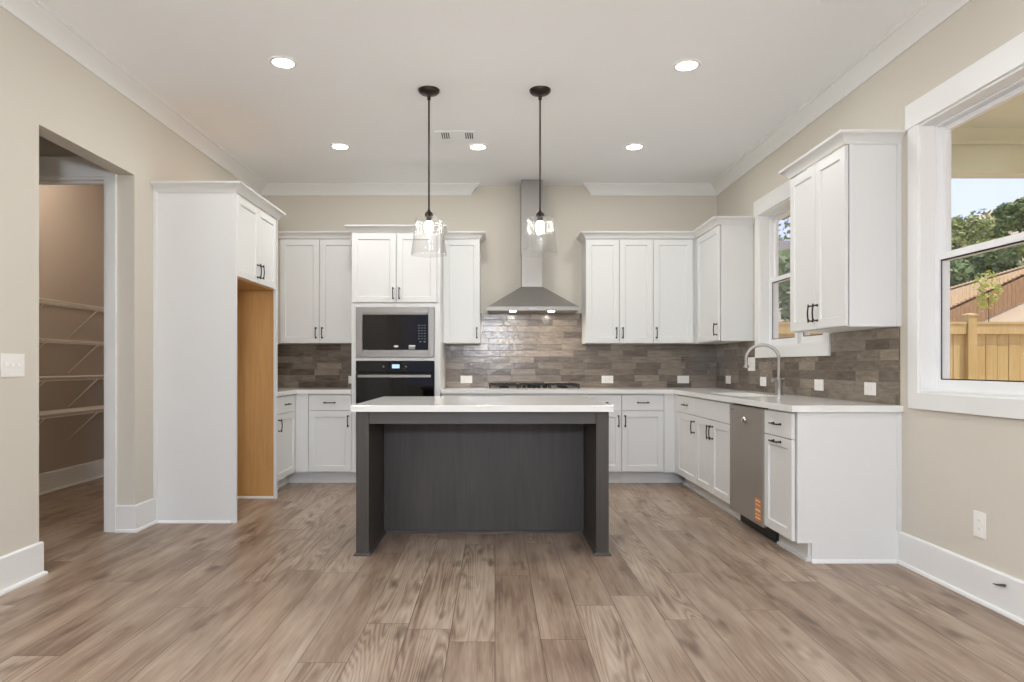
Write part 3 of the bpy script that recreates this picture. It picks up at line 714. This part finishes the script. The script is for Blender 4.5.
b.build('sticker_print', M['label_w'], d)
# ------------------------------------------------------------------ island
IX0, IX1, IYF, IYP, IYB = -.837, .686, 4.006, 4.567, 5.09
IT = .8685
r = thing('kitchen_island', 'large charcoal wood island with open knee space in the middle of the kitchen', 'kitchen island', ((IX0 + IX1) / 2, 4.5, 0))
lw = .077
for x0 in (IX0, IX1 - lw): MB().box(x0, x0 + lw, IYF, IYP, 0, IT).build('leg_panel', M['isl'], r, bevel=.002)
MB().box(IX0 + lw + .001, IX1 - lw - .001, IYF + .006, IYF + .026, .793, IT).build('apron', M['isl_h'], r, bevel=.001)
MB().box(IX0 + lw + .001, IX1 - lw - .001, IYP - .018, IYP, 0, IT).build('back_panel', M['isl'], r)
MB().box(IX0, IX1, IYP + .001, IYB, .1, IT).build('cabinet_body', M['isl'], r)
MB().box(IX0, IX1, IYP + .001, IYB - .07, 0, .099).build('toe_kick', M['isl'], r)
FI = frame(0, IYB + .001, (1, 0), (0, 1)); wd = (IX1 - IX0) / 3
for k in range(3):
    dr = shaker(FI, IX0 + k * wd + G, IX0 + (k + 1) * wd - G, .12, IT - .01).build('door', M['isl'], r)
    pull(FI, IX0 + (k + (.9 if k < 2 else .1)) * wd, .70, True, dr)
t = .013
for x in (IX0 + lw + .001, IX1 - lw - .001 - t): MB().box(x, x + t, IYP - .018 - t, IYP - .018, .018, .792).build('corner_trim', M['isl_h'], r, bevel=.004)  # lighter wood tone paints in the light caught along these corners
SH = [(0, 0), (.013, 0), (.013, .008), (.008, .015), (0, .018)]
b = MB()
b.sweep(SH, [(IX0 + lw, IYP - .019), (IX0 + lw, IYF), (IX0, IYF), (IX0, IYP)], 1)
b.sweep(SH, [(IX1, IYP), (IX1, IYF), (IX1 - lw, IYF), (IX1 - lw, IYP - .019)], 1)
b.sweep(SH, [(IX0 + lw + .014, IYP - .018), (IX1 - lw - .014, IYP - .018)], -1)
b.build('shoe_molding', M['isl_h'], r)  # lighter tone stands in for light caught on the shoe
tag(MB().box(-.859, .706, 3.947, 5.12, .869, .908).build('island_countertop', M['quartz'], bevel=.003), 'rectangular white quartz slab on top of the charcoal island', 'countertop')

# ------------------------------------------------------------------ pendants
PX, PY = (-.458, .3125), 4.61
def pendant(x, label):
    r = thing('pendant_light', label, 'pendant light', (x, PY, ZC), 'pendant lights over the island')
    MB().lathe((x, PY, ZC - .03), [(.014, -.004), (.03, 0), (.062, .006), (.072, .016), (.074, .030)], 36).build('ceiling_canopy', M['bronze'], r, smooth=True)
    MB().tube([(x, PY, ZC - .028), (x, PY, 2.21)], .0062, 12).lathe((x, PY, ZC - .07), [(.007, 0), (.012, .004), (.012, .036), (.016, .042)], 16).build('rod', M['bronze'], r, smooth=True)
    MB().lathe((x, PY, 2.150), [(.018, -.03), (.019, 0), (.019, .018), (.030, .020), (.030, .044), (.024, .056), (.012, .064), (.008, .076)], 24).build('socket', M['bronze'], r, smooth=True)
    prof = [(.028, 2.166), (.060, 2.167), (.081, 2.165), (.088, 2.159), (.092, 2.148), (.099, 2.09), (.107, 2.03), (.115, 1.96), (.1205, 1.913)]
    seg = 144; outer = []
    for k, (rr, z) in enumerate(prof):
        amp = .0030 if k > 2 else 0
        outer.append([(x + (rr + amp * math.cos(24 * t)) * math.cos(t), PY + (rr + amp * math.cos(24 * t)) * math.sin(t), z) for t in (2 * PI * j / seg for j in range(seg))])
    inner = []
    for k, (rr, z) in enumerate(prof[::-1]):
        q = max(rr - .004, .024); zz = z - (.004 if k >= len(prof) - 3 else 0)
        inner.append([(x + q * math.cos(t), PY + q * math.sin(t), zz) for t in (2 * PI * j / seg for j in range(seg))])
    MB().loft(outer + inner, False, False).build('glass_shade', M['shade'], r, smooth=True)
    MB().lathe((x, PY, 2.125), [(.003, -.062), (.016, -.057), (.026, -.042), (.030, -.022), (.027, -.002), (.019, .016), (.014, .03), (.013, .042)], 24).build('bulb', M['bulb'], r, smooth=True)
pendant(PX[0], 'left pendant light with fluted clear glass shade over the island')
pendant(PX[1], 'right pendant light with clear glass shade, in front of the hood chimney')

# ------------------------------------------------------------------ recessed ceiling lights
def can(x, y, energy):
    r = thing('recessed_light', '', 'ceiling light', (x, y, ZC), 'recessed ceiling lights')
    MB().lathe((x, y, ZC - .006), [(.066, .001), (.070, -.001), (.084, .001), (.088, .0055)], 40, cap0=False, cap1=False).build('trim_ring', M['trim'], r, smooth=True)
    MB().lathe((x, y, ZC - .005), [(.067, 0), (.067, .004)], 40).build('lens', M['can'], r)
    light('downlight', 'AREA', energy, (x, y, ZC - .008), (.987, .995, .985), r, shape='DISK', size=.13)
    return r
first = can(-1.334, 4.19, CAN); first['label'] = 'recessed ceiling light above the left of the island, nearer the viewer'
for x, y, lb in ((1.22, 4.23, 'recessed ceiling light near the right wall, right of both pendants'),
                 (-1.348, 5.79, 'recessed ceiling light in front of the refrigerator surround, back row'),
                 (-.148, 5.80, 'recessed ceiling light between the two pendants, near the vent'),
                 (1.214, 5.80, 'recessed ceiling light in front of the right corner cabinets, back row')):
    dup(first, (x, y, ZC), lb)
back = None  # unseen downlights added as fill to brighten the kitchen
for x in (-1.34, 1.22):
    for y in (2.2, .4, -1.4):
        lb = 'added fill light recessed in the ceiling, out of view'
        if back is None: back = can(x, y, CAN_FILL); back['label'] = lb; back['group'] = 'added fill lights out of view'
        else: dup(back, (x, y, ZC), lb, 'added fill lights out of view')
r = thing('fill_globe', 'added fill light, a large frosted globe behind the viewpoint', 'pendant light', (-.1, -1.0, ZC))  # unseen globe added for frontal and ceiling fill light
MB().lathe((-.1, -1.0, ZC - .03), [(.03, 0), (.06, .006), (.065, .03)], 24).tube([(-.1, -1.0, ZC - .03), (-.1, -1.0, 2.0)], .008, 10).build('rod', M['bronze'], r, smooth=True)
MB().lathe((-.1, -1.0, 1.8), [(.2 * math.sin(PI * i / 16) + .001, -.2 * math.cos(PI * i / 16)) for i in range(17)], 32).build('globe', M['globe'], r, smooth=True)
r = thing('pantry_lamp', 'warm lamp on the pantry ceiling, out of sight above the shelves', 'ceiling light', (-3.35, 5.7, ZC))
MB().lathe((-3.35, 5.7, ZC - .09), [(.03, 0), (.10, .02), (.13, .06), (.14, .088)], 32).build('glass_dome', M['dome'], r, smooth=True)
light('pantry_light', 'POINT', 10, (-3.35, 5.7, ZC - .16), (1, .91, .82), r, shadow_soft_size=.06)

# ceiling vents
r = thing('ceiling_vent', 'small white ceiling vent with two dark louvres beside the left pendant', 'vent', (-.325, 5.5, ZC))
vx0, vx1, vy0, vy1 = -.495, -.165, 5.40, 5.60
MB().box(vx0, vx1, vy0, vy1, ZC - .008, ZC - .0005).build('plate', M['ceiling'], r, bevel=.002)
for gx in (-.44, -.245):
    g = MB().box(gx, gx + .062, vy0 + .03, vy1 - .03, ZC - .0095, ZC - .0082).build('louvre', M['slot'], r)
    b = MB()
    for k in range(3): b.box(gx + .010 + k * .018, gx + .017 + k * .018, vy0 + .03, vy1 - .03, ZC - .013, ZC - .0095)
    b.build('blade', M['ceiling'], g)
r = thing('ceiling_register', 'white ceiling register near the right wall at the top of the picture', 'vent', (1.83, 3.33, ZC))
MB().box(1.70, 1.96, 3.12, 3.50, ZC - .006, ZC - .0005).build('plate', M['ceiling'], r, bevel=.002)
b = MB()
for k in range(8): b.box(1.73, 1.93, 3.16 + k * .04, 3.18 + k * .04, ZC - .013, ZC - .006)
b.build('louvre', M['ceiling'], r)

# ------------------------------------------------------------------ outlets and switches
def plate(name, label, F, u, v, w, h, gangs, kind):
    r = thing(name, label, 'outlet' if kind != 's' else 'switch', F(u, v, 0))
    b = MB().fbox(F, u - w / 2, u + w / 2, v - h / 2, v + h / 2, 0.0004, .006); b.build('cover_plate', M['plastic'], r, bevel=.0015)
    if kind == 's':
        for k in range(gangs):
            uu = u + (k - (gangs - 1) / 2) * .046
            MB().fbox(F, uu - .005, uu + .005, v - .012, v + .012, .006, .0075).fbox(F, uu - .004, uu + .004, v - .002, v + .009, .0075, .016).build('toggle', M['plastic'], r)
    else:
        horiz = w > h
        for s_ in (-1, 1):
            a, c = (u + s_ * .02, v) if horiz else (u, v + s_ * .02)
            sk = MB().fbox(F, a - .014, a + .014, c - .014, c + .014, .006, .0075).build('socket', M['plastic'], r, bevel=.001)
            b = MB()
            for t in (-1, 1):
                if horiz: b.fbox(F, a - .004, a + .004, c + t * .006 - .0012, c + t * .006 + .0012, .0075, .0080)
                else: b.fbox(F, a + t * .006 - .0012, a + t * .006 + .0012, c - .004, c + .004, .0075, .0080)
            b.build('slot', M['slot_light'], sk)
    return r
FWB = frame(0, 7.042, (1, 0), (0, -1)); FWR = frame(XR - .010, 0, (0, 1), (-1, 0)); FWR0 = frame(XR, 0, (0, 1), (-1, 0)); FWL = frame(XL, 0, (0, 1), (1, 0))
plate('outlet', 'white outlet on the tile left of the cooktop, beside the oven tower', FWB, -.303, 1.0, .124, .08, 1, 'o')
plate('outlet', 'white outlet on the tile just right of the cooktop', FWB, 1.19, 1.0, .124, .08, 1, 'o')
plate('outlet', 'white outlet on the tile in the back right corner', FWB, 1.992, 1.0, .124, .08, 1, 'o')
plate('outlet', 'white outlet on the tile left of the oven tower, beside its side', FWB, -1.49, .997, .124, .08, 1, 'o')
plate('outlet', 'white outlet on the right wall tile, farthest one in the corner', FWR, 6.68, 1.005, .135, .08, 1, 'o')
plate('outlet', 'white outlet on the right wall tile, just left of the faucet', FWR, 5.81, 1.007, .124, .08, 1, 'o')
plate('outlet', 'white outlet on the right wall tile, just right of the faucet', FWR, 4.81, 1.005, .128, .08, 1, 'o')
plate('outlet', 'white outlet on the right wall tile, nearest the viewer', FWR, 4.154, 1.0, .124, .08, 1, 'o')
plate('light_switch', 'white switch plate on the tile behind the faucet spout', FWR, 6.075, 1.16, .165, .124, 3, 's')
plate('outlet', 'white outlet low on the painted wall below the big window', FWR0, 3.228, .372, .08, .124, 1, 'o')
plate('light_switch', 'white three-toggle switch plate on the wall left of the opening', FWL, 3.424, 1.146, .163, .120, 3, 's')
r = thing('door_stop', 'small dark door stop sticking out of the right baseboard', 'door stop', (XR - .016, 3.07, .1))
MB().tube([(XR - .0155, 3.125, .120), (XR - .022, 3.10, .124), (XR - .041, 3.02, .145)], [.002, .003, .007], 8).build('stem', M['slot'], r, smooth=True)

# ------------------------------------------------------------------ pantry wire shelves
def shelf(z, label):
    x0, x1, y0, y1 = -4.045, -3.745, 4.76, 6.88
    r = thing('wire_shelf', label, 'shelf', ((x0 + x1) / 2, (y0 + y1) / 2, z), 'wire shelves on the pantry wall')
    b = MB()
    for x, zz in ((x0 + .004, z), (x1 - .004, z), (x1, z - .028), ((x0 + x1) / 2, z - .006)): b.tube([(x, y0, zz), (x, y1, zz)], .004, 6)
    n = 84
    for k in range(n + 1):
        y = y0 + (y1 - y0) * k / n
        b.tube([(x0 + .002, y, z + .003), (x1 - .002, y, z + .003), (x1 + .001, y, z - .028)], .0022, 4)
    b.build('wire_deck', M['wire'], r)
    for y in (5.56, 6.30):
        MB().tube([(x1 - .01, y, z - .03), (x1 - .03, y, z - .04), (x0 + .002, y, z - .29)], .006, 8).build('brace', M['wire'], r)
    return r
s0 = shelf(1.70, 'top wire shelf on the pantry wall')
for z, lb in ((1.368, 'second wire shelf down on the pantry wall'), (1.046, 'third wire shelf down on the pantry wall'), (.735, 'lowest wire shelf on the pantry wall')):
    dup(s0, (s0.location.x, s0.location.y, z), lb)
# ------------------------------------------------------------------ outdoors
def hill(x, y): 
    t = max(0, x - 21.0); return -.3 + .46 * t * t / (t + 2.2)
b = MB(); nx, ny = 60, 40; gx0, gx1, gy0, gy1 = XR + .3, 95, -40, 110
vs = [(gx0 + (gx1 - gx0) * i / nx, gy0 + (gy1 - gy0) * j / ny, hill(gx0 + (gx1 - gx0) * i / nx, 0)) for j in range(ny + 1) for i in range(nx + 1)]
b.add(vs, [(j * (nx + 1) + i, j * (nx + 1) + i + 1, (j + 1) * (nx + 1) + i + 1, (j + 1) * (nx + 1) + i) for j in range(ny) for i in range(nx)])
struct(b.build('ground_hillside', M['dirt'], smooth=True))
struct(MB().box(-40, XR + .3, -40, 110, -.5, -.3).build('ground_yard', M['lawn']))
struct(MB().box(-3, XR + .2, -9, YR - .1, -.3, -.02).build('ground_patio', M['concrete']))
PY1 = 5.13
struct(MB().box(XR + .15, 3.15, PY1 + .3, 9, 2.75, 2.9).build('trim_sun_block', M['cream']))  # slab added to keep direct sun out of the sink window
r = sroot('trim_porch', (4, 1, 0))
MB().box(XR + .15, 5.7, -4.2, PY1 + .15, 2.97, 3.1).build('porch_ceiling', M['cream'], r)
b = MB(); b.box(XR + .15, 5.7, PY1, PY1 + .15, 2.630, 2.97); b.box(5.55, 5.7, -4.2, PY1, 2.630, 2.97); b.build('porch_beam', M['cream'], r)
b = MB(); b.box(XR + .15, 5.55, PY1 - .02, PY1, 2.865, 2.970).box(XR + .15, 5.55, PY1 - .032, PY1 - .02, 2.845, 2.875); b.build('porch_frieze', M['cream'], r)
MB().box(5.52, 5.72, PY1 - .05, PY1 + .17, -.1, 2.629).build('porch_post', M['cream'], r)
MB().box(XR + .15, 5.8, -4.2, PY1 + .2, -.3, -.1).build('porch_slab', M['concrete'], r)
MB().box(XR + .15, 6.0, -4.4, PY1 + .4, 3.1, 3.2).build('porch_roof', M['roof'], r)
# near pine fence
FY = 8.8
def fence_panel(x0, x1, label):
    r = thing('pine_fence', label, 'fence', ((x0 + x1) / 2, FY, -.3))
    b = MB(); x = x0 + .07
    n = int((x1 - x0 - .1) / .147); st = (x1 - x0 - .13) / n
    for k in range(n): 
        q = x0 + .065 + k * st; b.box(q + .004, q + st - .004, FY + (.0 if k % 2 else .004), FY + .02, -.26, 1.685)
    b.build('fence_boards', M['fence'], r)
    for z in (1.565, .62, -.1): MB().box(x0 + .062, x1 - .062, FY - .04 if z > 1.5 else FY + .022, FY - .001 if z > 1.5 else FY + .06, z, z + .13).build('rail', M['fence'], r)
    MB().box(x0 + .062, x1 - .062, FY - .05, FY + .07, 1.695, 1.725).build('cap_rail', M['fence'], r)
    return r
def fence_post(x, label):
    r = thing('fence_post', label, 'fence post', (x, FY, -.3))
    MB().box(x - .058, x + .058, FY - .06, FY + .06, -.3, 1.80).build('post', M['fence'], r)
    b = MB(); b.loft([[(x - .066, FY - .068, 1.80), (x + .066, FY - .068, 1.80), (x + .066, FY + .068, 1.80), (x - .066, FY + .068, 1.80)], [(x - .066, FY - .068, 1.82), (x + .066, FY - .068, 1.82), (x + .066, FY + .068, 1.82), (x - .066, FY + .068, 1.82)], [(x - .02, FY - .02, 1.84), (x + .02, FY - .02, 1.84), (x + .02, FY + .02, 1.84), (x - .02, FY + .02, 1.84)]]).build('post_cap', M['fence'], r)
px = [3.0, 4.64, 6.28, 7.92, 9.56]
for x, lb in zip(px, ('end fence post nearest the house wall', 'fence post seen through the sink window', 'square capped pine fence post in view through the big window', 'fence post just past the right edge of the big window', 'farthest pine fence post to the right')): fence_post(x, lb)
for a, c, lb in zip(px[:-1], px[1:], ('pine fence panel closest to the house, through the sink window', 'pine fence panel between sink window and big window views', 'yellow pine fence panel filling the lower part of the big window', 'pine fence panel at the right edge of the big window view')): fence_panel(a, c, lb)
# hillside fences
def slope_fence(p0, p1, top0, top1, h, ext0, ext1, label, fm='fence_shaded'):
    p0 = Vector(p0); p1 = Vector(p1); d = p1 - p0; L = d.length; dn = d / L; s = (top1 - top0) / L; nrm = Vector((-dn.y, dn.x))
    r = thing('hillside_fence', label, 'fence', (p0.x, p0.y, top0 - h))
    b = MB(); st = .28; a = -ext0
    while a < L + ext1:
        q0, q1 = p0 + dn * a, p0 + dn * (a + st - .02); z = top0 + s * a
        o = nrm * .03; b.add([(q0.x, q0.y, z - h), (q1.x, q1.y, z - h), (q1.x, q1.y, z), (q0.x, q0.y, z), (q0.x + o.x, q0.y + o.y, z - h), (q1.x + o.x, q1.y + o.y, z - h), (q1.x + o.x, q1.y + o.y, z), (q0.x + o.x, q0.y + o.y, z)],
                             [(0, 3, 2, 1), (4, 5, 6, 7), (0, 1, 5, 4), (1, 2, 6, 5), (2, 3, 7, 6), (3, 0, 4, 7)]); a += st
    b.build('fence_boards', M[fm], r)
    a0, a1 = p0 + dn * -ext0, p0 + dn * (L + ext1); o = nrm * -.10
    b = MB()
    for dz in (.15,):
        za, zb = top0 - s * ext0 - dz, top0 + s * (L + ext1) - dz
        b.loft([[(a0.x, a0.y, za), (a0.x - o.x, a0.y - o.y, za), (a0.x - o.x, a0.y - o.y, za - .12), (a0.x, a0.y, za - .12)], [(a1.x, a1.y, zb), (a1.x - o.x, a1.y - o.y, zb), (a1.x - o.x, a1.y - o.y, zb - .12), (a1.x, a1.y, zb - .12)]])
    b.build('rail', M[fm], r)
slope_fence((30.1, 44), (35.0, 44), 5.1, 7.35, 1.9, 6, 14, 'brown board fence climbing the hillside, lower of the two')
slope_fence((34.2, 50), (39.8, 50), 7.1, 8.75, 2.6, 8, 16, 'lighter board fence along the top of the hillside', 'fence_sunlit')
# trees
def crown_mesh(b, c, rx, rz, n, leaf, seed, lumps=9):
    rg = random.Random(seed); blobs = [(Vector((0, 0, 0)), 1.0)]
    for k in range(lumps):
        a = rg.uniform(0, 2 * PI); e = rg.uniform(-.7, 1.0); q = rg.uniform(.45, .8)
        blobs.append((Vector((math.cos(a) * q * rx * .8, math.sin(a) * q * rx * .8, e * rz * .75)), rg.uniform(.35, .55)))
    for k in range(n):
        o, s_ = rg.choice(blobs); s_ = s_ if o.length else .7
        v = Vector((rg.gauss(0, 1), rg.gauss(0, 1), rg.gauss(0, 1))).normalized() * rg.uniform(.55, 1.0)
        p = Vector(c) + o + Vector((v.x * rx * s_, v.y * rx * s_, v.z * rz * s_))
        u = Vector((rg.gauss(0, 1), rg.gauss(0, 1), rg.gauss(0, .6))).normalized(); t = u.cross(Vector((rg.gauss(0, 1), rg.gauss(0, 1), rg.gauss(0, 1)))).normalized()
        l_ = leaf * rg.uniform(.6, 1.3)
        b.add([p - u * l_, p + t * l_ * .55, p + u * l_, p - t * l_ * .55], [(0, 1, 2, 3)])
def tree(name, label, x, y, zb, H, rx, crown_from, mat, n, leaf, seed, trunk=.16):
    r = thing(name, label, 'tree', (x, y, zb))
    zc = zb + (H + crown_from) / 2; rz = (H - crown_from) / 2
    b = MB(); crown_mesh(b, (x, y, zc), rx, rz, n, leaf, seed); b.build('foliage', M[mat], r)
    b = MB(); b.tube([(x, y, zb), (x + .02 * H * .1, y, zb + H * .3), (x, y, zb + H * .6), (x, y, zb + H * .88)], [trunk, trunk * .8, trunk * .5, trunk * .15], 8)
    rg = random.Random(seed)
    for k in range(5):
        a = rg.uniform(0, 2 * PI); z = zb + crown_from * 1.0 + (H - crown_from) * rg.uniform(.1, .5)
        b.tube([(x, y, z), (x + math.cos(a) * rx * .6, y + math.sin(a) * rx * .6, z + rz * .5)], [trunk * .35, trunk * .1], 6)
    b.build('trunk', M['bark'], r)
tree('sapling', 'slender young yellow-green tree standing behind the pine fence', 14.85, 20, -.3, 4.25, .42, 3.05, 'leaf_y', 240, .07, 3, .035)
for i, (px_, top, Y, rx, mt, lb) in enumerate([
    (962, 207, 66, 2.6, 'leaf_m', 'tall light green tree at the left of the big window view'),
    (938, 214, 74, 2.4, 'leaf_m', 'light green tree partly hidden by the left window frame'),
    (985, 232, 76, 2.3, 'leaf_d', 'dark green tree right of the tallest light green tree'),
    (1000, 238, 61.5, 2.2, 'leaf_m', 'low rounded green tree in the middle of the big window view'),
    (1020, 205, 70, 2.6, 'leaf_d', 'tall pointed dark green tree at the right edge of the big window'),
    (1042, 196, 77, 2.8, 'leaf_d', 'dark green tree just beyond the right edge of the picture'),
    (950, 254, 52, 2.0, 'leaf_d', 'dark bushy tree just above the hillside fence, left end'),
    (972, 250, 56.5, 1.9, 'leaf_d', 'dark bushy tree above the hillside fence, below the tall trees'),
    (998, 246, 52.5, 1.9, 'leaf_d', 'dark bushy tree above the hillside fence, behind the sapling'),
    (1020, 238, 57, 2.0, 'leaf_m', 'green bushy tree above the hillside fence, right end')]):
    K = FPX / Y; X = (px_ - CX) / K; zt_ = HC + (CY - top) / K; zb_ = hill(X, Y)
    rx = rx * .95
    tree('hillside_tree', lb, X, Y, zb_, max(2.5, zt_ - zb_), rx, .15, mt, 3000, .26, 20 + i)
for i, (X, Y, H, rx, mt, lb) in enumerate([(13.5, 44, 17, 4.0, 'leaf_m', 'tall green tree behind the neighbouring house, through the sink window'), (22.5, 44, 16, 4.0, 'leaf_d', 'dark tree right of the neighbouring house, through the sink window'),
                                   (8.4, 17, 4.4, 1.4, 'leaf_d', 'dark green bush behind the fence, through the sink window'), (5.0, 17, 4.0, 1.4, 'leaf_d', 'dark green bush nearest the house wall behind the fence')]):
    tree('garden_tree', lb, X, Y, -.3, H, rx, H * .06, mt, 2600, .22 if H > 6 else .16, 60 + i)
r = thing('neighbour_house', 'cream neighbouring house with pitched roof, seen through the sink window', 'house', (12.5, 31, -.3))
MB().box(9.5, 16, 28, 34, -.3, 5.0).build('wall', M['cream'], r)
MB().prism([(27.4, 4.9), (34.6, 4.9), (31, 7.0)], 'x', 9.0, 16.5).build('roof', M['roof'], r)
MB().box(9.0, 16.5, 27.35, 27.42, 4.7, 4.95).build('fascia', M['vinyl'], r)
# daylight portals in the openings guide sampling only
def portal(loc, rot, sx, sy):
    d = bpy.data.lights.new('daylight_portal', 'AREA'); d.shape = 'RECTANGLE'; d.size = sx; d.size_y = sy; d.cycles.is_portal = True
    o = bpy.data.objects.new('daylight_portal', d); COL.objects.link(o); o.location = loc; o.rotation_euler = rot
portal((-.075, YR - .11, 1.37), (PI / 2, 0, PI), 4.3, 2.8)
portal((XR + .16, (W1[0] + W1[1]) / 2, (W1[2] + W1[3]) / 2), (PI / 2, 0, PI / 2), W1[1] - W1[0], W1[3] - W1[2])
portal((XR + .16, (W2[0] + W2[1]) / 2, (W2[2] + W2[3]) / 2), (PI / 2, 0, PI / 2), W2[1] - W2[0], W2[3] - W2[2])
